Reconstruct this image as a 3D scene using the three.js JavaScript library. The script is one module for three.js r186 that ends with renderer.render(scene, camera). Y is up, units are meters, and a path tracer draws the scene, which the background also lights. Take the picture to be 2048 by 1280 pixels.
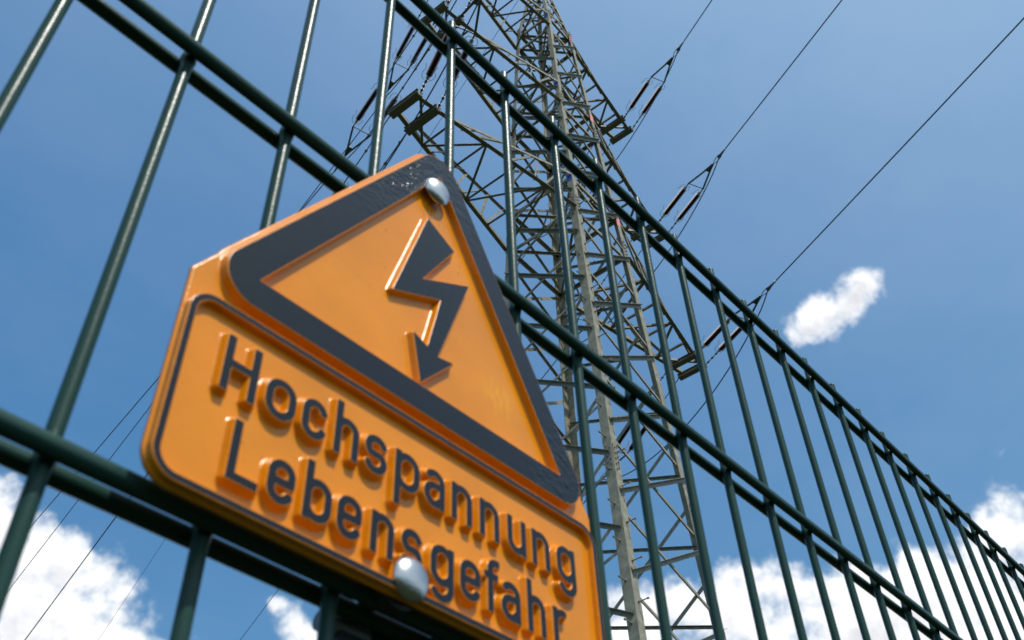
import * as THREE from 'three';
import { mergeGeometries } from 'three/addons/utils/BufferGeometryUtils.js';
import { ImprovedNoise } from 'three/addons/math/ImprovedNoise.js';

/* ------------------------------------------------------------------ camera, sky, sun, exposure */
const V = (x, y, z) => new THREE.Vector3(x, y, z);
const scene = new THREE.Scene();
const ROW = 1.8;                                     // height of the fence's second rail pair, metres
const CAM = V(-0.43206, ROW - 0.36449, 0.23484);
const camera = new THREE.PerspectiveCamera(35.534, 1.6, 0.02, 3000);
{
  const r = V(0.66737, -0.03328, 0.74398), u = V(-0.50312, 0.7164, 0.48336), f = V(0.54908, 0.69689, -0.46136);
  camera.position.copy(CAM);
  camera.quaternion.setFromRotationMatrix(new THREE.Matrix4().makeBasis(r, u, f.clone().negate()));
  camera.focus = 1.8; camera.userData.fStop = 22;
}
scene.add(camera);
const SUN = V(-0.085, 0.85, 0.52).normalize();
const sun = new THREE.DirectionalLight(new THREE.Color(1, 0.955, 0.88), 4.2);
sun.position.copy(SUN).multiplyScalar(60); sun.castShadow = true; sun.shadow.mapSize.set(4096, 4096);
Object.assign(sun.shadow.camera, { left: -30, right: 30, top: 40, bottom: -30, near: 1, far: 160 });
scene.add(sun, sun.target);
const renderer = new THREE.WebGLRenderer({ antialias: true });
renderer.toneMapping = THREE.LinearToneMapping; renderer.toneMappingExposure = 1.0;
renderer.shadowMap.enabled = true;

const noise = new ImprovedNoise();
let seed = 7;
const rnd = () => { seed = (seed * 1664525 + 1013904223) >>> 0; return seed / 4294967296; };
const fbm = (x, y, z, n, gain = 0.5) => { let s = 0, a = 0.5; for (let i = 0; i < n; i++) { s += a * noise.noise(x, y, z); x *= 2.03; y *= 2.03; z *= 2.03; a *= gain; } return s; };
const smooth = (a, b, x) => { const t = Math.min(1, Math.max(0, (x - a) / (b - a))); return t * t * (3 - 2 * t); };
const RAD = Math.PI / 180;

function makeSky() {
  const W = 4096, H = 2048, data = new Float32Array(W * H * 4);
  // fair-weather cumulus: [azimuth from -z towards +x, elevation, half width, half height] in degrees
  const puffs = [[58.6, 27.5, 3.0, 1.64], [62.9, 27.6, 2.43, 2.03], [66.7, 27.1, 2.4, 1.87], [70.7, 26.1, 3.13, 2.22], [74.1, 26.1, 2.31, 1.8], [77.7, 26.4, 2.6, 2.6], [80.4, 24.9, 3.69, 3.5],
    [62.9, 24, 10.58, 3.17], [73.3, 21.9, 7.49, 3.75], [56.8, 25.7, 2.71, 1.9], [17.3, 30.6, 1.76, 2.01], [19.5, 29.3, 2.02, 1.77], [22.7, 28.8, 2.05, 1.67], [25.3, 27.7, 1.81, 1.42],
    [22.2, 26.3, 4.03, 2.01], [22.1, 23.6, 4.93, 1.97], [25.6, 25, 2.54, 1.27], [71.7, 40.7, 1.25, 0.95], [73.4, 41.2, 1.5, 1.2], [74.4, 41.5, 1.1, 0.9], [75.5, 41.9, 1.4, 1.1], [76.6, 42.3, 0.9, 0.75],
    [35.4, 27.3, 1.07, 0.97], [36.5, 26.2, 1.34, 1.07], [34.6, 28.0, 0.5, 0.4]];
  for (let k = 0; k < 46; k++) {                       // the same kind of cloud all round the horizon
    const az = rnd() * 360, el = 9 + 23 * rnd() * rnd() + 4 * rnd();
    if (az > 2 && az < 98 && el > 18) continue;
    const n = 3 + Math.floor(rnd() * 5), s = 1.2 + rnd() * 3.2;
    for (let j = 0; j < n; j++) puffs.push([az + (rnd() - 0.5) * s * 5, el + (rnd() - 0.4) * s * 1.2, s * (0.7 + rnd()), s * (0.5 + 0.6 * rnd())]);
  }
  const bins = Array.from({ length: 360 }, () => []);
  for (const p of puffs) { const w = 2.6 * p[2] / Math.cos(p[1] * RAD) + 1; for (let a = Math.floor(p[0] - w); a <= p[0] + w; a++) bins[((a % 360) + 360) % 360].push(p); }
  for (let j = 0; j < H; j++) {
    const el = ((j + 0.5) / H - 0.5) * Math.PI, se = Math.sin(el), ce = Math.cos(el), eld = el / RAD, up = Math.max(se, 0);
    const hor = Math.exp(-up / 0.24);
    for (let i = 0; i < W; i++) {
      const a = ((i + 0.5) / W - 0.5) * 2 * Math.PI, x = Math.cos(a) * ce, z = Math.sin(a) * ce, o = (j * W + i) * 4;
      let R, G, B;
      if (eld < -0.2) { R = 0.2; G = 0.21; B = 0.2; }
      else {
        const cg = x * SUN.x + se * SUN.y + z * SUN.z, lobe = Math.pow((1 + cg) / 2, 5), h0 = 0.03 * fbm(x * 4 + 2 * z, se * 11, z * 6 - x, 5, 0.6);
        R = 0.018 + 0.49 * hor + 0.68 * lobe + 1.2 * h0; G = 0.135 + 0.83 * hor + 0.79 * lobe + h0; B = 0.372 + 0.92 * hor + 0.78 * lobe + 0.8 * h0;
        if (eld > 2 && eld < 50) {
          let azd = Math.atan2(x, -z) / RAD; if (azd < 0) azd += 360;
          let D = 0, low = 0;
          for (const p of bins[Math.floor(azd) % 360]) {
            let da = azd - p[0]; da -= 360 * Math.round(da / 360);
            const dx = da * Math.cos(p[1] * RAD) / p[2], dy = (eld - p[1]) / p[3], r2 = dx * dx + dy * dy;
            if (r2 < 6) { const g = Math.exp(-1.1 * r2); D += g; low += g * dy; }
          }
          if (D > 0.02) {
            low /= D; D = 1 - Math.exp(-1.35 * D);
            const wx = 0.006 * noise.noise(x * 30, se * 30, z * 30), fq = (k) => fbm((x + wx + k * SUN.x) * 22 + 3, (se + k * SUN.y) * 22, (z - wx + k * SUN.z) * 22, 7, 0.6);
            const q = fq(0), val = D + 0.85 * q, al = Math.pow(smooth(0.36, 0.9, val), 1.1);
            const q2 = fbm(x * 13, se * 13 + 9, z * 13, 4), lit = smooth(-0.22, 0.16, q - fq(0.012)), grey = smooth(0.5, 0.95, val) * (0.4 * (1 - lit) + 0.6 * smooth(0.3, -0.8, low + 2 * q2));
            const c0 = 1.16 - 0.46 * Math.min(1, grey) * Math.min(1, D * 1.05);
            R += (c0 * 0.985 - R) * al; G += (c0 * 0.995 - G) * al; B += (c0 * (1.0 + 0.06 * grey) - B) * al;
          }
        }
      }
      data[o] = R; data[o + 1] = G; data[o + 2] = B; data[o + 3] = 1;
    }
  }
  const t = new THREE.DataTexture(data, W, H, THREE.RGBAFormat, THREE.FloatType);
  t.mapping = THREE.EquirectangularReflectionMapping; t.magFilter = THREE.LinearFilter; t.minFilter = THREE.LinearFilter; t.needsUpdate = true;
  return t;
}
scene.background = scene.environment = makeSky();

/* ------------------------------------------------------------------ helpers */
const used = new Map();
const numbered = (n) => { const k = used.get(n) ?? 0; used.set(n, k + 1); return k ? n + '_' + String(k).padStart(3, '0') : n; };
function thing(name, label, category, group) {
  const o = new THREE.Group(); o.name = numbered(name); o.userData = { label, category }; if (group) o.userData.group = group; scene.add(o); return o;
}
function part(name, geo, mat, parent, label) {
  const m = new THREE.Mesh(geo, mat); m.name = name; m.castShadow = m.receiveShadow = true; if (label) m.userData.label = label; parent.add(m); return m;
}
const lin = (r, g, b) => new THREE.Color().setRGB(r, g, b);
function noiseTexture(n, fn, srgb = false) {
  const d = new Uint8Array(n * n * 4);
  for (let y = 0; y < n; y++) for (let x = 0; x < n; x++) { const c = fn(x / n, y / n), o = (y * n + x) * 4; d[o] = c[0]; d[o + 1] = c[1]; d[o + 2] = c[2]; d[o + 3] = 255; }
  const t = new THREE.DataTexture(d, n, n); t.wrapS = t.wrapT = THREE.RepeatWrapping; t.magFilter = t.minFilter = THREE.LinearFilter; if (srgb) t.colorSpace = THREE.SRGBColorSpace; t.needsUpdate = true; return t;
}
const tileNoise = (u, v, f, n, s) => {                 // noise that tiles over the unit square
  const a = u * 2 * Math.PI, b = v * 2 * Math.PI, k = f / (2 * Math.PI);
  return fbm(Math.cos(a) * k + s, Math.sin(a) * k + Math.cos(b) * k, Math.sin(b) * k + s * 1.7, n);
};
const grey = (v) => { const k = Math.max(0, Math.min(255, Math.round(v))); return [k, k, k]; };
const bumpTex = noiseTexture(256, (u, v) => grey(128 + 150 * tileNoise(u, v, 14, 4, 3)));
const peelTex = noiseTexture(512, (u, v) => grey(128 + 120 * tileNoise(u, v, 26, 3, 5) + 60 * tileNoise(u, v, 90, 2, 9)));
const tint = (base, amt, f, s) => noiseTexture(256, (u, v) => { const k = 1 + amt * tileNoise(u, v, f, 5, s); return base.map((c) => Math.max(0, Math.min(255, c * k))); }, true);
const rep = (t, x, y) => { const c = t.clone(); c.repeat.set(x, y); c.needsUpdate = true; return c; };

const M = {
  green: new THREE.MeshPhysicalMaterial({ name: 'green_powder_coat', color: lin(0.014, 0.046, 0.037), roughness: 0.3, specularIntensity: 0.4, bumpMap: rep(bumpTex, 2, 160), bumpScale: 0.00006 }),
  orange: new THREE.MeshPhysicalMaterial({ name: 'orange_enamel', map: rep(tint([214, 129, 5], 0.05, 6, 2), 3, 3), roughness: 0.22, specularIntensity: 0.8, bumpMap: rep(peelTex, 3, 3), bumpScale: 0.00012 }),
  black: new THREE.MeshPhysicalMaterial({ name: 'black_enamel', color: lin(0.006, 0.007, 0.01), specularIntensity: 0.66, roughness: 0.25, bumpMap: rep(peelTex, 3, 3), bumpScale: 0.00018 }),
  bolt: new THREE.MeshStandardMaterial({ name: 'polished_steel', color: lin(0.5, 0.495, 0.485), metalness: 1, roughness: 0.3, bumpMap: rep(bumpTex, 2, 2), bumpScale: 0.0001 }),
  rubber: new THREE.MeshStandardMaterial({ name: 'black_plastic', color: lin(0.01, 0.01, 0.011), roughness: 0.6 }),
  paint: new THREE.MeshStandardMaterial({ name: 'pebble_grey_paint', map: rep(tint([130, 126, 108], 0.34, 8, 4), 1, 1), roughness: 0.6, bumpMap: rep(bumpTex, 6, 6), bumpScale: 0.00008 }),
  plain: new THREE.MeshStandardMaterial({ name: 'pebble_grey_fitting_paint', color: lin(0.2, 0.188, 0.142), roughness: 0.6 }),
  steel: new THREE.MeshStandardMaterial({ name: 'weathered_steel', color: lin(0.16, 0.165, 0.16), metalness: 0.4, roughness: 0.5 }),
  bright: new THREE.MeshStandardMaterial({ name: 'galvanised_fitting', color: lin(0.55, 0.55, 0.54), metalness: 0.9, roughness: 0.35 }),
  porcelain: new THREE.MeshPhysicalMaterial({ name: 'brown_porcelain', color: lin(0.05, 0.016, 0.014), roughness: 0.42, specularIntensity: 0.5 }),
  wire: new THREE.MeshStandardMaterial({ name: 'aluminium_cable', color: lin(0.09, 0.095, 0.1), metalness: 0.5, roughness: 0.55 }),
  blue: new THREE.MeshStandardMaterial({ name: 'blue_marking_paint', color: lin(0.02, 0.1, 0.42), roughness: 0.55 }),
  red: new THREE.MeshStandardMaterial({ name: 'red_marking_paint', color: lin(0.75, 0.24, 0.22), roughness: 0.55 }),
  concrete: new THREE.MeshStandardMaterial({ name: 'concrete', map: tint([150, 146, 138], 0.2, 12, 6), roughness: 0.9 }),
  grass: new THREE.MeshPhysicalMaterial({ name: 'mown_grass', specularIntensity: 0, map: rep(tint([44, 50, 34], 0.5, 24, 8), 600, 600), roughness: 1 }),
};

/* ------------------------------------------------------------------ ground */
{
  const g = new THREE.Mesh(new THREE.PlaneGeometry(3000, 3000).rotateX(-Math.PI / 2), M.grass);
  g.name = 'ground'; g.userData = { kind: 'structure', label: 'mown grass ground under the fence and pylon' }; g.receiveShadow = true; scene.add(g);
}

/* ------------------------------------------------------------------ double-rod fence */
const FX = (i) => (i - 8) * 0.05, I0 = -14, I1 = 36, SEP = 0.0058, RV = 0.00265, RH = 0.0032;
{
  const f = thing('mesh_fence', 'dark green double rod mesh fence carrying the orange warning sign', 'fence');
  f.position.set(FX(I0), 0, 0);
  const W = (I1 - I0) * 0.05, top = ROW + 0.2;
  // rods swell a little where they are welded to the rails; their tops are rounded
  const prof = [], y1 = top + 0.026;
  for (let y = 0.04; y < y1 - RV; ) { const k = Math.round((y - ROW) / 0.2), dy = y - (ROW + 0.2 * k), near = Math.abs(dy) < 0.008 && k >= -8 && k <= 1; prof.push([RV + (near ? 0.0007 * Math.exp(-((dy / 0.0034) ** 2)) : 0), y]); y += near ? 0.0009 : Math.abs(dy) < 0.0125 ? 0.002 : 0.005; }
  for (let a = 0; a <= 6; a++) prof.push([Math.max(1e-6, RV * Math.cos(a * 15 * RAD)), y1 - RV + RV * Math.sin(a * 15 * RAD)]);
  const vert = new THREE.LatheGeometry([[1e-6, 0.04], ...prof].map((q) => new THREE.Vector2(...q)), 20);
  for (let i = I0; i <= I1; i++) { const m = part('vertical_rod', vert, M.green, f); m.position.x = FX(i) - FX(I0) + (rnd() - 0.5) * 0.0006; m.rotation.set(0, i * 1.3, (rnd() - 0.5) * 0.0007); }
  const hor = new THREE.CapsuleGeometry(RH, W + 0.012, 4, 20, 80).rotateZ(Math.PI / 2);
  // one front rod has lost some of its coating: a scuff with a ragged outline
  const sc = noiseTexture(512, (u, v) => {
    const x = (v - 0.345) * W, y = (u - 0.62) * 6.28 * RH; let k = 0;
    for (const [cx, cy, rx, ry] of [[0, 0, 0.0035, 0.0022], [0.006, -0.0008, 0.003, 0.0016], [-0.005, 0.001, 0.0016, 0.001]]) k = Math.max(k, Math.exp(-(((x - cx) / rx) ** 2 + ((y - cy) / ry) ** 2)));
    k *= smooth(-0.15, 0.25, fbm(x * 700, y * 700, 2, 3)); return [34 + 110 * k, 63 + 84 * k, 57 + 82 * k];
  }, true);
  const scuffed = M.green.clone(); scuffed.name = 'green_powder_coat_scuffed'; scuffed.color.set(1, 1, 1); scuffed.map = sc;
  for (let r = -8; r <= 1; r++) for (const s of [1, -1]) {
    const m = part('horizontal_rod', hor, r === 0 && s === 1 ? scuffed : M.green, f); m.position.set(W / 2, ROW + 0.2 * r, SEP * s);
  }
  for (const x of [-0.03, W + 0.03]) {
    const p = part('post', new THREE.BoxGeometry(0.04, 2.06, 0.06).translate(x, 1.03, -0.041), M.green, f);
    part('post_cap', new THREE.BoxGeometry(0.044, 0.012, 0.064).translate(x, 2.066, -0.041), M.rubber, p);
  }
}

/* ------------------------------------------------------------------ contours of drawn shapes (marching squares on a distance field) */
function contours(sdf, x0, y0, x1, y1, cell) {
  const nx = Math.ceil((x1 - x0) / cell), ny = Math.ceil((y1 - y0) / cell), F = new Float64Array((nx + 1) * (ny + 1));
  for (let j = 0; j <= ny; j++) for (let i = 0; i <= nx; i++) { let v = sdf(x0 + i * cell, y0 + j * cell); if (Math.abs(v) < 1e-6) v = 1e-6; F[j * (nx + 1) + i] = v; }
  const at = (i, j) => F[j * (nx + 1) + i], pts = new Map(), next = new Map();
  const edge = (i, j, d) => {                           // d 0: towards +x, 1: towards +y
    const key = (j * (nx + 1) + i) * 2 + d;
    if (!pts.has(key)) { const a = at(i, j), b = d ? at(i, j + 1) : at(i + 1, j), t = a / (a - b); pts.set(key, [x0 + (i + (d ? 0 : t)) * cell, y0 + (j + (d ? t : 0)) * cell]); }
    return key;
  };
  for (let j = 0; j < ny; j++) for (let i = 0; i < nx; i++) {
    const c = (at(i, j) < 0 ? 1 : 0) | (at(i + 1, j) < 0 ? 2 : 0) | (at(i + 1, j + 1) < 0 ? 4 : 0) | (at(i, j + 1) < 0 ? 8 : 0);
    if (c === 0 || c === 15) continue;
    const b = () => edge(i, j, 0), r = () => edge(i + 1, j, 1), t = () => edge(i, j + 1, 0), l = () => edge(i, j, 1), add = (p, q) => next.set(p, q);
    // inside kept on the left of the direction of travel
    switch (c) {
      case 1: add(b(), l()); break; case 2: add(r(), b()); break; case 3: add(r(), l()); break; case 4: add(t(), r()); break;
      case 5: add(b(), l()); add(t(), r()); break; case 6: add(t(), b()); break; case 7: add(t(), l()); break; case 8: add(l(), t()); break;
      case 9: add(b(), t()); break; case 10: add(r(), b()); add(l(), t()); break; case 11: add(r(), t()); break; case 12: add(l(), r()); break;
      case 13: add(b(), r()); break; case 14: add(l(), b()); break;
    }
  }
  const loops = [];
  while (next.size) {
    const start = next.keys().next().value; let k = start; const loop = [];
    while (next.has(k)) { const q = next.get(k); next.delete(k); const p = pts.get(k); const e = loop[loop.length - 1]; if (!e || Math.hypot(e[0] - p[0], e[1] - p[1]) > cell * 0.12) loop.push(p); k = q; }
    if (loop.length > 5) loops.push(loop);
  }
  return loops;
}
const area = (l) => l.reduce((s, p, i) => { const q = l[(i + 1) % l.length]; return s + p[0] * q[1] - q[0] * p[1]; }, 0) / 2;
function capGeo(loops, z, mm) {                         // flat face bounded by the loops
  const outer = loops.filter((l) => area(l) > 0), holes = loops.filter((l) => area(l) <= 0), geos = [];
  for (const o of outer) {
    const s = new THREE.Shape(o.map((p) => new THREE.Vector2(p[0] * mm, p[1] * mm)));
    if (outer.length === 1) s.holes = holes.map((h) => new THREE.Path(h.map((p) => new THREE.Vector2(p[0] * mm, p[1] * mm))));
    geos.push(new THREE.ShapeGeometry(s));
  }
  const g = geos.length > 1 ? mergeGeometries(geos) : geos[0]; g.translate(0, 0, z * mm);
  const uv = g.attributes.uv, ps = g.attributes.position; for (let i = 0; i < uv.count; i++) uv.setXY(i, ps.getX(i) / 0.1, ps.getY(i) / 0.1);
  return g;
}
function wallGeo(loops, sdf, prof, mm) {                // sides: prof is [outward offset, height] pairs in mm
  const pos = [], uv = [], idx = [];
  for (const l of loops) {
    const base = pos.length / 3, n = l.length, e = 0.05;
    const nm = l.map((p) => { const gx = sdf(p[0] + e, p[1]) - sdf(p[0] - e, p[1]), gy = sdf(p[0], p[1] + e) - sdf(p[0], p[1] - e), k = Math.hypot(gx, gy) || 1; return [gx / k, gy / k]; });
    const sm = nm.map((q, i) => { const a = nm[(i + n - 1) % n], b = nm[(i + 1) % n], x = a[0] + 2 * q[0] + b[0], y = a[1] + 2 * q[1] + b[1], k = Math.hypot(x, y) || 1; return [x / k, y / k]; });
    for (const [d, z] of prof) l.forEach((p, i) => { const x = (p[0] + sm[i][0] * d) * mm, y = (p[1] + sm[i][1] * d) * mm; pos.push(x, y, z * mm); uv.push(x / 0.1, (y + z * mm) / 0.1); });
    for (let r = 0; r + 1 < prof.length; r++) for (let i = 0; i < n; i++) { const a = base + r * n + i, b = base + r * n + (i + 1) % n; idx.push(a, a + n, b, b, a + n, b + n); }
  }
  const g = new THREE.BufferGeometry(); g.setAttribute('position', new THREE.Float32BufferAttribute(pos, 3)); g.setAttribute('uv', new THREE.Float32BufferAttribute(uv, 2)); g.setIndex(idx); g.computeVertexNormals(); return g;
}
const bounds = (pts, m) => [Math.min(...pts.map((p) => p[0])) - m, Math.min(...pts.map((p) => p[1])) - m, Math.max(...pts.map((p) => p[0])) + m, Math.max(...pts.map((p) => p[1])) + m];
function polySdf(pts) {                                 // signed distance to a closed polygon
  return (x, y) => {
    let d = 1e9, inside = false;
    for (let i = 0, j = pts.length - 1; i < pts.length; j = i++) {
      const [ax, ay] = pts[j], [bx, by] = pts[i], ex = bx - ax, ey = by - ay, t = Math.max(0, Math.min(1, ((x - ax) * ex + (y - ay) * ey) / (ex * ex + ey * ey)));
      d = Math.min(d, Math.hypot(x - ax - ex * t, y - ay - ey * t));
      if ((by > y) !== (ay > y) && x < (ax - bx) * (y - by) / (ay - by) + bx) inside = !inside;
    }
    return inside ? -d : d;
  };
}
const shut = (s) => Math.hypot(s[0][0] - s[s.length - 1][0], s[0][1] - s[s.length - 1][1]) < 1e-3;
function strokeSdf(strokes, w) {                        // strokes of even width with square ends
  const segs = [];
  for (const s0 of strokes) { const s = s0.filter((q, i) => !i || Math.hypot(q[0] - s0[i - 1][0], q[1] - s0[i - 1][1]) > 1e-6); for (let i = 0; i + 1 < s.length; i++) segs.push([s[i], s[i + 1], i === 0 && !shut(s), i + 2 === s.length && !shut(s)]); }
  return (x, y) => {
    let d = 1e9;
    for (const [a, b, t0, t1] of segs) {
      const ex = b[0] - a[0], ey = b[1] - a[1], L = Math.hypot(ex, ey), t = ((x - a[0]) * ex + (y - a[1]) * ey) / L, n = Math.abs((x - a[0]) * ey - (y - a[1]) * ex) / L;
      let q;
      if (t < 0) { if (t0) { const ox = -t, oy = n - w / 2; q = oy > 0 ? Math.hypot(ox, oy) : Math.max(ox, oy); } else q = Math.hypot(x - a[0], y - a[1]) - w / 2; }
      else if (t > L) { if (t1) { const ox = t - L, oy = n - w / 2; q = oy > 0 ? Math.hypot(ox, oy) : Math.max(ox, oy); } else q = Math.hypot(x - b[0], y - b[1]) - w / 2; }
      else { q = n - w / 2; if (q < 0) { if (t0) q = Math.max(q, -t); if (t1) q = Math.max(q, t - L); } }
      d = Math.min(d, q);
    }
    return d;
  };
}
const arc = (cx, cy, rx, ry, a0, a1, n = 14) => Array.from({ length: n + 1 }, (_, i) => { const a = (a0 + (a1 - a0) * i / n) * RAD; return [cx + rx * Math.cos(a), cy + ry * Math.sin(a)]; });

/* ------------------------------------------------------------------ lettering: plain even-stroke lettering of traffic signs, in mm */
const XH = 16, CH = 22, ST = 3;
function glyph(c, W) {
  const r = W / 2 - ST / 2, m = W / 2, a = ST / 2, b = W - ST / 2, lo = a + r, hi = XH - a - r;
  const oval = [...arc(m, hi, r, r, 0, 180), ...arc(m, lo, r, r, 180, 360), [b, hi]];
  switch (c) {
    case 'H': return [[[a, 0], [a, CH]], [[b, 0], [b, CH]], [[a, 11.2], [b, 11.2]]];
    case 'L': return [[[a, CH], [a, 0]], [[a, a], [W, a]]];
    case 'o': return [oval];
    case 'c': return [[...arc(m, hi, r, r, 8, 180), ...arc(m, lo, r, r, 180, 352)]];
    case 'e': return [[[a, 8], [b, 8], [b, hi], ...arc(m, hi, r, r, 0, 180), ...arc(m, lo, r, r, 180, 345)]];
    case 'h': return [[[a, 0], [a, CH]], [[a, hi - 1], ...arc(m, hi, r, r, 170, 0), [b, 0]]];
    case 'n': return [[[a, 0], [a, XH]], [[a, hi - 1], ...arc(m, hi, r, r, 170, 0), [b, 0]]];
    case 'u': return [[[b, 0], [b, XH]], [[a, XH], [a, lo], ...arc(m, lo, r, r, 180, 350), [b, lo + 1]]];
    case 'p': return [oval, [[a, -7], [a, XH]]];
    case 'b': return [oval, [[a, 0], [a, CH]]];
    case 'g': return [oval, [[b, XH], [b, -0.3], ...arc(m, -0.3, r, r, 0, -158)]];
    case 'a': return [[[b, 0], [b, hi], ...arc(m, hi, r, r, 0, 150)], [[b, 9.2], [5.2, 9.2], ...arc(5.2, 5.35, 3.7, 3.85, 90, 270), [b - 2.6, a], [b, 4.2]]];
    case 's': return [[...arc(m, 10.9, m - 1.6, 3.6, 12, 232), ...arc(m, 5.1, m - 1.6, 3.6, 52, -168)]];
    case 'f': return [[[3.4, 0], [3.4, 17.2], ...arc(6.6, 17.2, 3.2, 3.2, 180, 90), [W + 0.4, 20.4]], [[0, 14.4], [W - 0.4, 14.4]]];
    case 'r': return [[[a, 0], [a, XH]], [[a, 9.6], ...arc(a + 4.7, 9.8, 4.7, 4.7, 180, 74)]];
  }
}

/* ------------------------------------------------------------------ warning sign */
{
  const s = thing('warning_sign', 'embossed orange high voltage warning sign with lightning arrow, bolted to the green fence', 'sign');
  s.position.set(-0.2275, ROW, 0.015);                  // face plane; local mm have the rail height as zero
  const mm = 0.001;
  // plate enamel with its stains: a rubbed amber patch in the triangle's corner, streaks under the upper bolt, specks of dirt
  const specks = Array.from({ length: 90 }, () => [rnd() * 220 - 110, rnd() * 250 - 205, 0.15 + 0.35 * rnd() * rnd(), 0.3 + 0.5 * rnd()]);
  const face = noiseTexture(1024, (u, v) => {
    const x = (u - 0.5) * 256, y = (v - 0.5) * 256 - 80, n = fbm(x * 0.03, y * 0.03, 3, 4), n2 = fbm(x * 0.5, y * 0.12, 7, 3);
    let k = 1 + 0.1 * n, r = 214, g = 129, b = 5;
    const patch = smooth(-0.02, 0.22, n2 + 0.1) * Math.exp(-(((x - 47) / 9) ** 2 + ((y + 88) / 8) ** 2)); g += 20 * patch; r += 8 * patch; b -= 5 * patch;
    const streak = smooth(0.05, 0.3, fbm(x * 0.9, y * 0.1, 11, 3)) * Math.exp(-(((x - 1) / 7) ** 2 + ((y + 2) / 9) ** 2)); k *= 1 - 0.25 * streak; b += 20 * streak;
    for (const [sx, sy, sr, d] of specks) { const q = (x - sx) ** 2 + (y - sy) ** 2; if (q < sr * sr * 4) k *= 1 - d * Math.exp(-q / (sr * sr)); }
    return [r * k, g * k, b * k].map((c) => Math.max(0, Math.min(255, c)));
  }, true);
  face.repeat.set(100 / 256, 100 / 256); face.offset.set(0.5, 0.5 + 80 / 256); face.wrapS = face.wrapT = THREE.ClampToEdgeWrapping;
  const faceMat = M.orange.clone(); faceMat.name = 'orange_enamel_face'; faceMat.map = face;
  const tri = [[-80.8, -112.4], [80.8, -112.4], [4, 25]], triD = polySdf(tri);
  const rbox = (x, y, cx, cy, hx, hy, r) => { const qx = Math.abs(x - cx) - hx + r, qy = Math.abs(y - cy) - hy + r; return Math.hypot(Math.max(qx, 0), Math.max(qy, 0)) + Math.min(Math.max(qx, qy), 0) - r; };
  // plate: gable over a panel with round lower corners
  const gable = polySdf([[-103.9, -210], [103.9, -210], [103.9, -122.2], [17.9, 32.8], [-9.6, 33.4], [-103.9, -120.5]]);
  const plateD = (x, y) => Math.max(rbox(x, y, 0, -202.6 + 300, 103.9, 300, 10.5), Math.min(gable(x, y), triD(x, y) - 16));
  const top = contours((x, y) => plateD(x, y) + 0.9, -112, -212, 112, 50, 0.6);
  part('plate', mergeGeometries([capGeo(top, 0, mm).toNonIndexed(), wallGeo(top, plateD, [[0, 0], [0.35, -0.08], [0.68, -0.32], [0.88, -0.7], [0.9, -1.5], [-0.6, -1.5]], mm).toNonIndexed(), capGeo(top, -1.45, mm).toNonIndexed()]), faceMat, s);
  
  // raised figures: dark top, orange flanks
  // the border's paint has dried in wrinkles near the peak and in one lower corner
  const wrinkle = noiseTexture(1024, (u, v) => {
    const x = (u - 0.5) * 256, y = (v - 0.5) * 256 - 40, w = Math.max(0.05, Math.exp(-(((x + 14) / 34) ** 2 + ((y - 8) / 40) ** 2)), 0.9 * Math.exp(-(((x - 80) / 20) ** 2 + ((y + 112) / 24) ** 2)));
    return grey(128 + 230 * w * (fbm(x * 0.22 + y * 0.1, y * 0.3, 4, 4) + 0.5 * fbm(x * 0.9, y * 0.9, 8, 2)));
  });
  wrinkle.repeat.set(100 / 256, 100 / 256); wrinkle.offset.set(0.5, 0.5 + 40 / 256); wrinkle.wrapS = wrinkle.wrapT = THREE.ClampToEdgeWrapping;
  const borderMat = M.black.clone(); borderMat.name = 'black_enamel_wrinkled'; borderMat.bumpMap = wrinkle; borderMat.bumpScale = 0.001;
  const raise = (name, sdf, box, h, draft, cell, toe = 0.5) => {
    const loops = contours(sdf, ...box, cell), o = part(name, capGeo(loops, h, mm), name === 'triangle_border' ? borderMat : M.black, s);
    part('flank', wallGeo(loops, sdf, [[0, h], [0.12, h - 0.02], [0.3, h - 0.12], [0.42, h - 0.35], [0.42 + draft, 0.4], [0.42 + draft + 0.36 * toe, 0.14], [0.42 + draft + 1.36 * toe, -0.03]], mm), M.orange, o);
    return o;
  };
  raise('triangle_border', (x, y) => { const d = triD(x, y); return Math.max(d - 12.7, -d); }, [-100, -130, 100, 48], 3.5, 0.7, 0.6);
  raise('panel_border', (x, y) => Math.abs(rbox(x, y, 0, -165.6, 101.2, 34.6, 8)) - 1.1, [-108, -206, 108, -126], 2.7, 0.2, 0.5, 0.2);
  // the arrow runs from the upper broad stroke through the kink to the head
  const arrow = [[-2.7, -11.5], [14.4, -20.5], [-4.6, -53.0], [23.9, -36.6], [5.6, -91.4], [14.6, -89.6], [-3.4, -110.6], [-8.4, -86.3], [-0.2, -89.6], [6.8, -57.8], [-20.6, -71.3]];
  const arrowD = polySdf(arrow);
  raise('lightning_arrow', arrowD, bounds(arrow, 3), 3, 0.8, 0.4);
  const rows = [[-163.3, 1, [['H', -86.9, 13.3], ['o', -70.1, 12.2], ['c', -55.2, 10.4], ['h', -41.4, 10.8], ['s', -28, 10.7], ['p', -13.7, 12.1], ['a', 0.6, 10.6], ['n', 14.6, 11], ['n', 29.6, 11], ['u', 45.2, 10.9], ['n', 59.5, 10.8], ['g', 74.6, 11.8]]],
    [-192.8, 0.98, [['L', -78.7, 11.4], ['e', -64.4, 10.4], ['b', -50.4, 11.2], ['e', -36.9, 10.4], ['n', -22.6, 10.4], ['s', -9.1, 10.1], ['g', 4.8, 11.4], ['e', 19.2, 10.6], ['f', 31.6, 8], ['a', 40.6, 10.6], ['h', 55, 10.4], ['r', 69.8, 7.2]]]];
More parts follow.
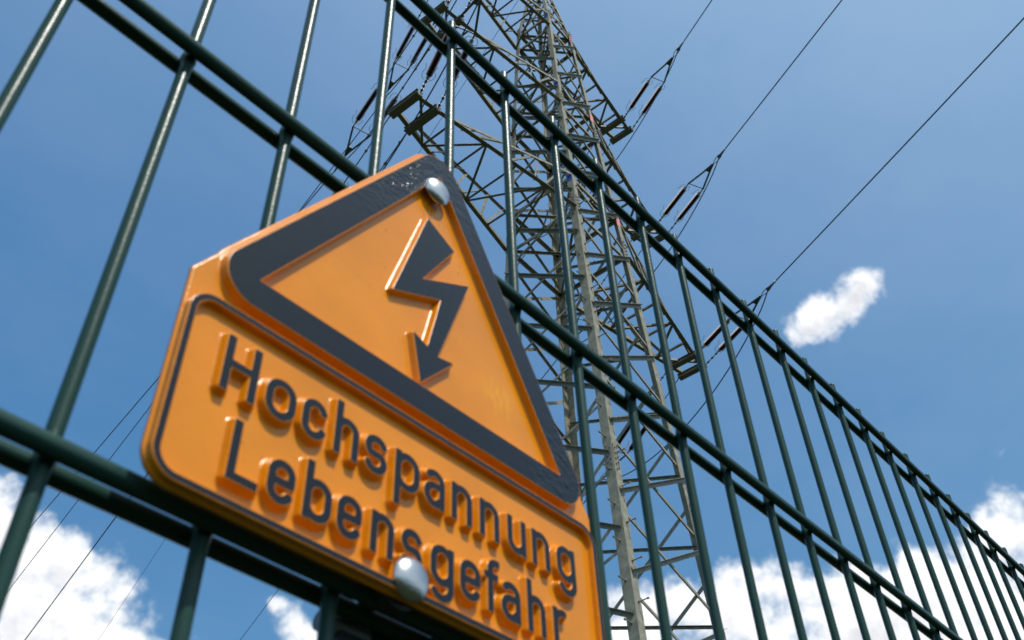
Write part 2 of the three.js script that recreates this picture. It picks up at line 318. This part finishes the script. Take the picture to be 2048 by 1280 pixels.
  for (const [y0, k, list] of rows) for (const [c, x0, W] of list) {
    const st = glyph(c, W).map((q) => q.map(([x, y]) => [x0 + x, y0 + y * k])), d = strokeSdf(st, ST);
    raise('letter', d, bounds(st.flat(), 4), 2.8, 0.8, 0.34);
  }
  // two round-headed bolts with the clamp plate that holds the sign against the rods
  const dome = new THREE.LatheGeometry([[0, 3.9], [1.6, 3.84], [3.4, 3.55], [5.2, 2.95], [6.5, 2.1], [7.4, 1.1], [7.7, 0.2], [7.5, -0.1], [4, -0.1], [4, -36], [0, -36]].map((p) => new THREE.Vector2(p[0] * mm, p[1] * mm)), 40).rotateX(Math.PI / 2);
  for (const [x, y, z] of [[1.6, 11.2, 3.5], [-4.4, -196.2, 2.9]]) {
    const b = part('bolt', dome, M.bolt, s); b.position.set(x * mm, y * mm, z * mm); b.rotation.set(0.03, -0.03, 0);
    const low = y < 0, c = part('clamp_plate', new THREE.BoxGeometry(low ? 0.1 : 0.04, low ? 0.036 : 0.03, 0.004).translate(x * mm + (low ? 0.045 : 0), y * mm - (low ? 0.008 : 0), -0.0265), M.rubber, s);
    if (low) part('nut', new THREE.CylinderGeometry(0.0036, 0.0036, 0.02, 12).rotateZ(Math.PI / 2).translate(-0.0062, -0.2035, -0.0275), M.steel, c);
    part('spacer', new THREE.CylinderGeometry(0.009, 0.009, 0.0044, 20).rotateX(Math.PI / 2).translate(x * mm, y * mm, -0.0038), M.rubber, c);
    part('nut', new THREE.CylinderGeometry(0.0075, 0.0075, 0.007, 6).rotateX(Math.PI / 2).translate(x * mm, y * mm, -0.032), M.bolt, c);
  }
}

/* ------------------------------------------------------------------ lattice pylon */
const A = V(0.99906, 0, -0.04345), B = V(0.04345, 0, 0.99906), UP = V(0, 1, 0);     // crossarm direction, line direction
const BASE = V(13.28, 0, -9.384), EYE = CAM.y;
const at = (a, y, b) => BASE.clone().addScaledVector(A, a).addScaledVector(B, b).addScaledVector(UP, y);   // pylon coordinates to the world
const loc = (a, y, b) => V(0, 0, 0).addScaledVector(A, a).addScaledVector(B, b).addScaledVector(UP, y);    // the same from the pylon's own foot
const LEVEL = { low: 19.83, mid: 24.69, top: 29.33 }, TIE = { low: 1.4, mid: 1.15, top: 0.85 };
const TIP = { low: [5.26, 5.8], mid: [4.5, 5.05], top: [3.62, 4.15] };
const APEX = 34.6, NECK = LEVEL.top + TIE.top;
function half(y) {                                      // half the width of the square shaft
  if (y <= LEVEL.mid) return 1.0862 - 0.04209 * (y - LEVEL.low);
  const t = 0.8813 - 0.0465 * (Math.min(y, NECK) - LEVEL.mid);
  return y <= NECK ? t : t + (0.06 - t) * (y - NECK) / (APEX - NECK);
}
const LEG = { near: [-1, 1], red: [1, 1], back: [1, -1], side: [-1, -1] };
const corner = (k, y) => { const w = half(y); return loc(LEG[k][0] * w, y, LEG[k][1] * w); };
function angleBar(p, q, u, v, s, t) {                   // L-section from p to q, heel on the line pq, flanges along u and v
  const dir = q.clone().sub(p).normalize();
  const U = u.clone().addScaledVector(dir, -u.dot(dir)).normalize(), Vv = v.clone().addScaledVector(dir, -v.dot(dir)); Vv.addScaledVector(U, -Vv.dot(U)).normalize();
  const sec = [[0, 0], [s, 0], [s, t], [t, t], [t, s], [0, s]], pos = [], uv = [], n = sec.length, L = q.distanceTo(p);
  const P = (e, k) => (e ? q : p).clone().addScaledVector(U, sec[k][0]).addScaledVector(Vv, sec[k][1]);
  const flip = U.clone().cross(Vv).dot(dir) < 0, put = (a, b, c, ua, ub, uc) => { for (const [w, x] of flip ? [[a, ua], [c, uc], [b, ub]] : [[a, ua], [b, ub], [c, uc]]) { pos.push(w.x, w.y, w.z); uv.push(...x); } };
  for (let k = 0; k < n; k++) { const m = (k + 1) % n, a = P(0, k), b = P(0, m), c = P(1, m), d = P(1, k), u0 = k * s, u1 = (k + 1) * s; put(a, b, c, [u0, 0], [u1, 0], [u1, L]); put(a, c, d, [u0, 0], [u1, L], [u0, L]); }
  for (const e of [0, 1]) for (const [i, j, k] of [[0, 1, 2], [0, 2, 3], [0, 3, 4], [0, 4, 5]]) { const T = [P(e, i), P(e, j), P(e, k)]; e ? put(T[0], T[1], T[2], [0, 0], [0, s], [s, s]) : put(T[0], T[2], T[1], [0, 0], [s, s], [0, s]); }
  const g = new THREE.BufferGeometry(); g.setAttribute('position', new THREE.Float32BufferAttribute(pos, 3)); g.setAttribute('uv', new THREE.Float32BufferAttribute(uv, 2)); g.computeVertexNormals(); return g;
}
function rod(p, q, r, n = 8) {
  const d = q.clone().sub(p), g = new THREE.CylinderGeometry(r, r, d.length(), n); g.translate(0, d.length() / 2, 0); g.applyQuaternion(new THREE.Quaternion().setFromUnitVectors(UP, d.normalize())); g.translate(p.x, p.y, p.z); return g;
}
function slab(c, x, y, z0, sx, sy, sz) {
  const z = x.clone().cross(y).dot(z0) < 0 ? z0.clone().negate() : z0;                 // box with its own axes
  const g = new THREE.BoxGeometry(sx, sy, sz); g.applyMatrix4(new THREE.Matrix4().makeBasis(x, y, z)); g.translate(c.x, c.y, c.z); return g;
}
{
  const t = thing('lattice_pylon', 'grey steel lattice pylon with three pairs of crossarms, standing behind the green fence', 'pylon');
  t.position.copy(BASE);
  const legs = {};
  for (const k of Object.keys(LEG)) {
    const [sa, sb] = LEG[k], ua = A.clone().multiplyScalar(-sa), ub = B.clone().multiplyScalar(-sb);
    const cuts = [0.25, 6.4, 12.2, LEVEL.low + 0.2, LEVEL.mid + 0.2, NECK, APEX], gs = [];
    for (let i = 0; i + 1 < cuts.length; i++) gs.push(angleBar(corner(k, cuts[i]), corner(k, cuts[i + 1]), ua, ub, [0.2, 0.2, 0.19, 0.16, 0.13, 0.1][i], 0.018));
    legs[k] = part('leg', mergeGeometries(gs), M.paint, t);
    // splice plates with bolt heads on the outer faces
    for (const y of cuts.slice(1, 6)) {
      const c = corner(k, y), g = [];
      for (const [u, o] of [[ua, B.clone().multiplyScalar(sb)], [ub, A.clone().multiplyScalar(sa)]]) {
        const m = c.clone().addScaledVector(u, 0.09).addScaledVector(o, 0.005); g.push(slab(m, u, UP, o, 0.13, 0.62, 0.012));
        for (let j = 0; j < 10; j++) { const q = m.clone().addScaledVector(UP, -0.27 + 0.06 * j).addScaledVector(u, j % 2 ? 0.035 : -0.035).addScaledVector(o, 0.006); g.push(rod(q, q.clone().addScaledVector(o, 0.022), 0.017, 6).toNonIndexed()); }
      }
      part('splice_plate', mergeGeometries(g.map((x) => (x.index ? x.toNonIndexed() : x))), M.plain, legs[k]);
    }
    part('footing', new THREE.CylinderGeometry(0.38, 0.42, 0.5, 24).translate(corner(k, 0.25).x, 0.15, corner(k, 0.25).z), M.concrete, t);
  }
  // step bolts up the nearest leg, alternating between its two faces
  for (let y = 3.1, i = 0; y < 29; y += 0.3845, i++) {
    const c = corner('near', y), o = i % 2 ? A.clone().negate() : B, u = i % 2 ? B.clone().negate() : A, p = c.clone().addScaledVector(u, 0.11), q = p.clone().addScaledVector(o, 0.19);
    part('step_bolt', mergeGeometries([rod(p, q, 0.011), rod(q.clone().addScaledVector(o, -0.014), q.clone().addScaledVector(o, 0.012), 0.021, 6), rod(p, p.clone().addScaledVector(o, 0.03), 0.022, 6)]), M.plain, legs.near);
  }
  // circuit colours painted on the two legs below every tie
  for (const lv of ['low', 'mid', 'top']) {
    const y = LEVEL[lv] + TIE[lv] - 0.12, s = 0.15;
    const c1 = corner('near', y).addScaledVector(B, -0.085).addScaledVector(A, -0.003), c2 = corner('red', y).addScaledVector(A, -0.085).addScaledVector(B, 0.003);
    part('blue_band', slab(c1, B, UP, A, s, 0.34, 0.006), M.blue, legs.near, 'blue painted band'); part('red_band', slab(c2, A, UP, B, s, 0.34, 0.006), M.red, legs.red, 'faded red painted band');
  }
  // crossed bracing of the four faces; heights read above the eye, staggered from face to face
  const faces = [['near', 'red', B, 16.6, 18.35, 16.3, 15.25], ['near', 'side', A.clone().negate(), 15.8, 17.55, 15.5, 14.45], ['back', 'red', A, 15.75, 17.8, 16.1, 15.1], ['side', 'back', B.clone().negate(), 18.4, 20.1, 18.1, 17.05]];
  for (const [p, q, out, f0, f1, d0, d1] of faces) for (let k = -9; k <= 7; k++) {
    const o = k * 1.65 + EYE, inn = out.clone().negate();
    for (const [ya, yb, heavy] of [[f0 + o, f1 + o, 1], [d0 + o, d1 + o, 0]]) {
      if (Math.min(ya, yb) < 0.6 || Math.max(ya, yb) > NECK + 0.1) continue;
      const a = corner(p, ya), b = corner(q, yb), side = b.clone().sub(a).normalize(), sz = ya > LEVEL.mid ? (heavy ? 0.065 : 0.05) : heavy ? 0.085 : 0.058;
      const off = heavy ? 0.004 : -0.022; a.addScaledVector(out, off).addScaledVector(side, 0.05); b.addScaledVector(out, off).addScaledVector(side, -0.05);
      const inPlane = V(0, -1, 0).addScaledVector(side, side.y).normalize();
      part('brace', angleBar(a, b, inPlane, heavy ? out : inn, sz, 0.008), M.paint, t);
      if (heavy) { const e = a.clone().addScaledVector(side, 0.1).addScaledVector(out, 0.012); part('gusset_plate', slab(e, side, inPlane, out, 0.16, 0.1, 0.01), M.plain, t); }
    }
  }
  for (let i = 0; i < 4; i++) for (const k of Object.keys(LEG)) {          // bracing of the peak
    const n = { near: 'red', red: 'back', back: 'side', side: 'near' }[k], y = NECK + i * 1.05; if (y + 1 > APEX) continue;
    const a = corner(k, y), b = corner(n, y + 0.9), m = a.clone().add(b).setY(0).normalize();
    part('brace', angleBar(a, b, V(0, -1, 0), m.negate(), 0.055, 0.007), M.paint, t);
    const c = corner(n, y), d = corner(k, y + 0.9); part('brace', angleBar(c.addScaledVector(m, 0.02), d.addScaledVector(m, 0.02), V(0, -1, 0), m, 0.05, 0.007), M.paint, t);
  }
  for (const lv of ['low', 'mid', 'top']) for (const y of [LEVEL[lv], LEVEL[lv] + TIE[lv]]) {   // frames and plan bracing inside the shaft
    const w = half(y) - 0.05, c = (a, b) => loc(a * w, y, b * w), dn = V(0, -1, 0);
    for (const [p, q, u] of [[c(-1, 1), c(-1, -1), A], [c(1, 1), c(1, -1), A.clone().negate()], [c(-1, 1), c(1, 1), B.clone().negate()], [c(-1, -1), c(1, -1), B]]) part('horizontal_brace', angleBar(p, q, u, dn, 0.09, 0.009), M.paint, t);
    const z = V(0, 0.012, 0); part('plan_brace', angleBar(c(-1, -1), c(1, 1), dn, B, 0.06, 0.007), M.paint, t); part('plan_brace', angleBar(c(-1, 1).add(z), c(1, -1).add(z), UP, B, 0.06, 0.007), M.paint, t);
  }
  part('peak_cap', slab(loc(0, APEX, 0), A, UP, B, 0.3, 0.14, 0.3), M.plain, t);
  // crossarms
  for (const lv of ['low', 'mid', 'top']) for (const sd of [-1, 1]) {
    const y = LEVEL[lv], [ti, to] = TIP[lv], w = half(y), wu = half(y + TIE[lv]), hb = 0.3, arm = new THREE.Group(); arm.name = 'crossarm'; t.add(arm);
    const ax = A.clone().multiplyScalar(sd), inn = (b) => B.clone().multiplyScalar(-b), dn = V(0, -1, 0);
    const low = (f, b) => loc(sd * (w + (to - w) * f), y, b * (w + (hb - w) * f)), upc = (f, b) => loc(sd * (wu + (ti - wu) * f), y + TIE[lv] * (1 - f) + 0.1 * f, b * (wu + (hb - wu) * f));
    for (const b of [-1, 1]) {
      part('lower_chord', angleBar(low(0, b).addScaledVector(B, -0.06 * b), low(1, b).addScaledVector(B, -0.06 * b), B.clone().multiplyScalar(b), UP, 0.1, 0.011), M.paint, arm);
      part('upper_chord', angleBar(upc(0, b), upc(1, b), inn(b), dn, 0.065, 0.009), M.paint, arm);
      for (let i = 0; i < 4; i++) {                      // web between lower and upper chord
        const f0 = i / 4.4 + 0.04, f1 = (i + 0.75) / 4.4 + 0.04;
        if (i < 3) part('arm_brace', angleBar(low(f1, b).addScaledVector(B, -0.03 * b), upc(f0 + 0.02, b).addScaledVector(B, -0.03 * b), ax, inn(b), 0.05, 0.006), M.paint, arm);
        if (i > 0) part('arm_brace', angleBar(low(f0, b).addScaledVector(B, -0.045 * b), upc(f0 - 0.02, b).addScaledVector(B, -0.045 * b), ax, inn(b), 0.05, 0.006), M.paint, arm);
      }
    }
    for (let i = 0; i < 5; i++) {                        // zigzag in the plane of the lower chords
      const f = i / 5.2, b = i % 2 ? 1 : -1, e = V(0, -0.016, 0);
      part('arm_brace', angleBar(low(f, b).add(e), low(f + 1 / 5.2, -b).add(e), ax, UP, 0.06, 0.007), M.paint, arm);
      if (i) part('arm_brace', angleBar(low(f, -1).addScaledVector(UP, 0.02), low(f, 1).addScaledVector(UP, 0.02), ax, UP, 0.055, 0.007), M.paint, arm);
    }
    for (const [k, x] of [[0, ti], [1, to]]) {           // transverse beams of two channels each, carrying the insulator strings
      const L = k ? 0.88 : 0.96, g = [];
      for (const s2 of [-1, 1]) {
        const c = loc(sd * x + s2 * 0.05, y - 0.03, 0); g.push(slab(c, A, UP, B, 0.014, 0.13, L));
        for (const e of [-1, 1]) g.push(slab(c.clone().addScaledVector(A, s2 * 0.024).addScaledVector(UP, e * 0.058), A, UP, B, 0.04, 0.012, L - 0.004));
      }
      for (const e of [-1, 1]) g.push(slab(loc(sd * x, y - 0.03, e * (L / 2 - 0.06)), A, UP, B, 0.084, 0.1, 0.03));
      g.push(slab(loc(sd * x, y - 0.103, 0), A, UP, B, 0.155, 0.012, L - 0.03));
      part('end_beam', mergeGeometries(g), M.plain, arm);
    }
  }
}

/* ------------------------------------------------------------------ insulator strings, conductors, jumpers */
const shedShape = (() => {
  const p = [[0.0, 0], [0.03, 0], [0.042, 0.01], [0.042, 0.075], [0.03, 0.085]], n = 22, L = 1.27;
  for (let i = 0; i < n; i++) { const y = 0.1 + (L - 0.2) * i / n, d = (L - 0.2) / n; p.push([0.033, y], [0.036, y + 0.15 * d], [0.074, y + 0.42 * d], [0.076, y + 0.52 * d], [0.038, y + 0.72 * d]); }
  p.push([0.033, L - 0.1], [0.03, L - 0.085]);
  return new THREE.LatheGeometry(p.slice(3).map((q) => new THREE.Vector2(q[0], q[1])), 20);
})();
const capShape = new THREE.LatheGeometry([[0.001, -0.05], [0.02, -0.05], [0.022, 0], [0.044, 0.008], [0.046, 0.09], [0.034, 0.1]].map((q) => new THREE.Vector2(...q)), 16);
const bend = (pts, r, n = 24, k = 6) => new THREE.TubeGeometry(new THREE.CatmullRomCurve3(pts), n, r, k);
const orient = (g, p, d) => { const c = g.clone(); c.applyQuaternion(new THREE.Quaternion().setFromUnitVectors(UP, d)); c.translate(p.x, p.y, p.z); return c; };
const ends = {};
function tensionString(lv, sd, way, theta, slope, label) {
  const [ti, to] = TIP[lv], y = LEVEL[lv] - 0.05, b0 = 0.45 * way;
  const d = A.clone().multiplyScalar(-way * Math.sin(theta)).addScaledVector(B, way * Math.cos(theta)).addScaledVector(UP, slope).normalize();
  const lat = d.clone().cross(UP).normalize(), nrm = lat.clone().cross(d).normalize();
  const S = [at(sd * ti, y, b0), at(sd * to, y, b0)], mid = S[0].clone().add(S[1]).multiplyScalar(0.5);
  const g = thing('insulator_string', label, 'insulator', 'double insulator strings on the pylon'); g.position.copy(mid);
  const R = (p) => p.clone().sub(mid), half2 = Math.abs(S[1].clone().sub(S[0]).dot(lat)) / 2, ext = way < 0 ? 1.43 : 0;
  const P = (t, l) => d.clone().multiplyScalar(t).addScaledVector(lat, l);
  const i0 = 0.5 + ext, i1 = i0 + 1.27, base = i1 + 0.14, apex = base + 0.86, cl = apex + 0.62;
  for (const [k, s0] of S.entries()) {
    const l = Math.sign(s0.clone().sub(mid).dot(lat)) * half2, st = R(s0), a = P(i0 - 0.05, l);
    const lk = [rod(st, a, 0.014)]; for (const f of [0.15, 0.5, 0.85]) { const c = st.clone().lerp(a, f); lk.push(rod(c, c.clone().addScaledVector(d, 0.07), 0.03, 8)); }
    part('link', mergeGeometries(lk), M.steel, g);
    const ins = part('insulator', orient(shedShape, P(i0, l), d), M.porcelain, g);
    part('end_cap', orient(capShape, P(i0, l), d), M.bright, ins); part('end_cap', orient(capShape, P(i1, l), d.clone().negate()), M.bright, ins);
    for (const [t0, dir] of [[i0 - 0.03, 1], [i1 + 0.03, -1]]) for (const q of [-1, 1]) {
      const h = (dt, dl, dn) => P(t0 + dir * dt, l).addScaledVector(lat, dl * q).addScaledVector(nrm, dn);
      part('arcing_horn', bend([h(0, 0, 0), h(-0.01, 0.07, 0.02), h(0.06, 0.13, 0.03), h(0.16, 0.14, 0.03), h(0.2, 0.1, 0.1), h(0.3, 0.13, 0.14)], 0.006), M.steel, ins);
    }
    part('yoke_bar', rod(P(i1 + 0.03, l), P(base, l), 0.018), M.steel, g);
    part('yoke_bar', slab(P(base, l).lerp(P(apex, 0), 0.5), P(apex, 0).sub(P(base, l)).normalize(), P(apex, 0).sub(P(base, l)).normalize().cross(nrm).normalize(), nrm, P(apex, 0).distanceTo(P(base, l)) + 0.04, 0.05, 0.02), M.steel, g);
  }
  part('yoke_crossbar', rod(P(base, -half2), P(base, half2), 0.016), M.steel, g);
  const sh = new THREE.Shape([[-0.1, -0.26], [0.1, -0.26], [0.03, 0.05], [-0.03, 0.05]].map((q) => new THREE.Vector2(...q))), pl = new THREE.ExtrudeGeometry(sh, { depth: 0.016, bevelEnabled: false });
  pl.applyMatrix4(new THREE.Matrix4().makeBasis(lat, d, lat.clone().cross(d))); const ap = P(apex, 0).addScaledVector(nrm, 0.002); pl.translate(ap.x, ap.y, ap.z);
  part('yoke_plate', pl, M.steel, g);
  const tb = [rod(P(apex, 0), P(apex + 0.1, 0), 0.02)]; for (const q of [-1, 1]) tb.push(bend([P(apex + 0.08, 0), P(apex + 0.15, 0.04 * q), P(apex + 0.4, 0.045 * q), P(apex + 0.47, 0)], 0.011));
  part('turnbuckle', mergeGeometries(tb.map((x) => x.toNonIndexed())), M.steel, g);
  part('clamp', orient(new THREE.CylinderGeometry(0.02, 0.045, 0.32, 10), P(cl - 0.14, 0), d), M.steel, g); part('clamp_ferrule', orient(new THREE.SphereGeometry(0.034, 10, 8), P(cl + 0.02, 0), d), M.bright, g);
  ends[lv + sd + way] = { p: mid.clone().add(P(cl, 0)), d, j: mid.clone().add(P(cl - 0.25, 0)) };
}
function cable(name, p, d, len, sag, r, label, group) {
  const o = thing(name, label, 'cable', group); o.position.copy(p);
  const pts = Array.from({ length: 41 }, (_, i) => { const t = len * i / 40; return d.clone().multiplyScalar(t).addScaledVector(UP, sag * t * t); });
  part('strand', new THREE.TubeGeometry(new THREE.CatmullRomCurve3(pts), 80, r, 6), M.wire, o);
}
const LV = { low: 'lowest', mid: 'middle', top: 'top' }, SIDE = { [-1]: 'blue-banded side', 1: 'red-banded side' };
const FAR = { 'low-1': [14.5, -0.13, 10.5, -0.28], 'mid-1': [14.5, -0.13, 8.5, -0.14], 'top-1': [19.5, -0.13, 11, -0.16], low1: [27, -0.13, 24, -0.14], mid1: [23, -0.13, 20, -0.1], top1: [20, -0.13, 20, -0.08] };   // string and wire: turn, slope
for (const lv of ['low', 'mid', 'top']) for (const sd of [-1, 1]) {
  const [th, sl, thw, slw] = FAR[lv + sd], wd = A.clone().multiplyScalar(Math.sin(thw * RAD)).addScaledVector(B, -Math.cos(thw * RAD)).addScaledVector(UP, slw), arm = `${LV[lv]} crossarm, ${SIDE[sd]}`;
  tensionString(lv, sd, -1, th * RAD, sl, `double brown insulator string on ${arm}, leading away beyond the pylon`);
  tensionString(lv, sd, 1, 25.6 * RAD, -0.05, `double brown insulator string on ${arm}, pulling over the fence`);
  const f = ends[lv + sd + '-1'], n = ends[lv + sd + '1'];
  cable('conductor_cable', f.p, wd, 200, 0.0005, 0.016, `thin conductor from ${arm}, descending beyond the pylon`, 'power line conductors');
  cable('conductor_cable', n.p, n.d, 90, 0.0006, 0.016, `thin conductor from ${arm}, rising over the fence`, 'power line conductors');
  const o = thing('jumper_cable', `slack jumper cable looping under ${arm}`, 'cable', 'jumper loops under the crossarms'); o.position.copy(n.j);
  const e = f.j.clone().sub(n.j), pts = Array.from({ length: 25 }, (_, i) => { const s = i / 24; return e.clone().multiplyScalar(s).addScaledVector(UP, -1.25 * Math.pow(4 * s * (1 - s), 0.8)); });
  part('strand', new THREE.TubeGeometry(new THREE.CatmullRomCurve3(pts), 90, 0.016, 6), M.wire, o);
}
{
  const top = at(0, APEX + 0.1, 0), d = A.clone().multiplyScalar(Math.sin(14.5 * RAD)).addScaledVector(B, -Math.cos(14.5 * RAD)).addScaledVector(UP, -0.28);
  cable('earth_wire', top, d, 200, 0.0005, 0.009, 'very thin earth wire descending from the tip of the pylon', 'earth wires');
}
scene.traverse((o) => { if (o.isMesh) o.castShadow = o.receiveShadow = true; });
renderer.render(scene, camera);
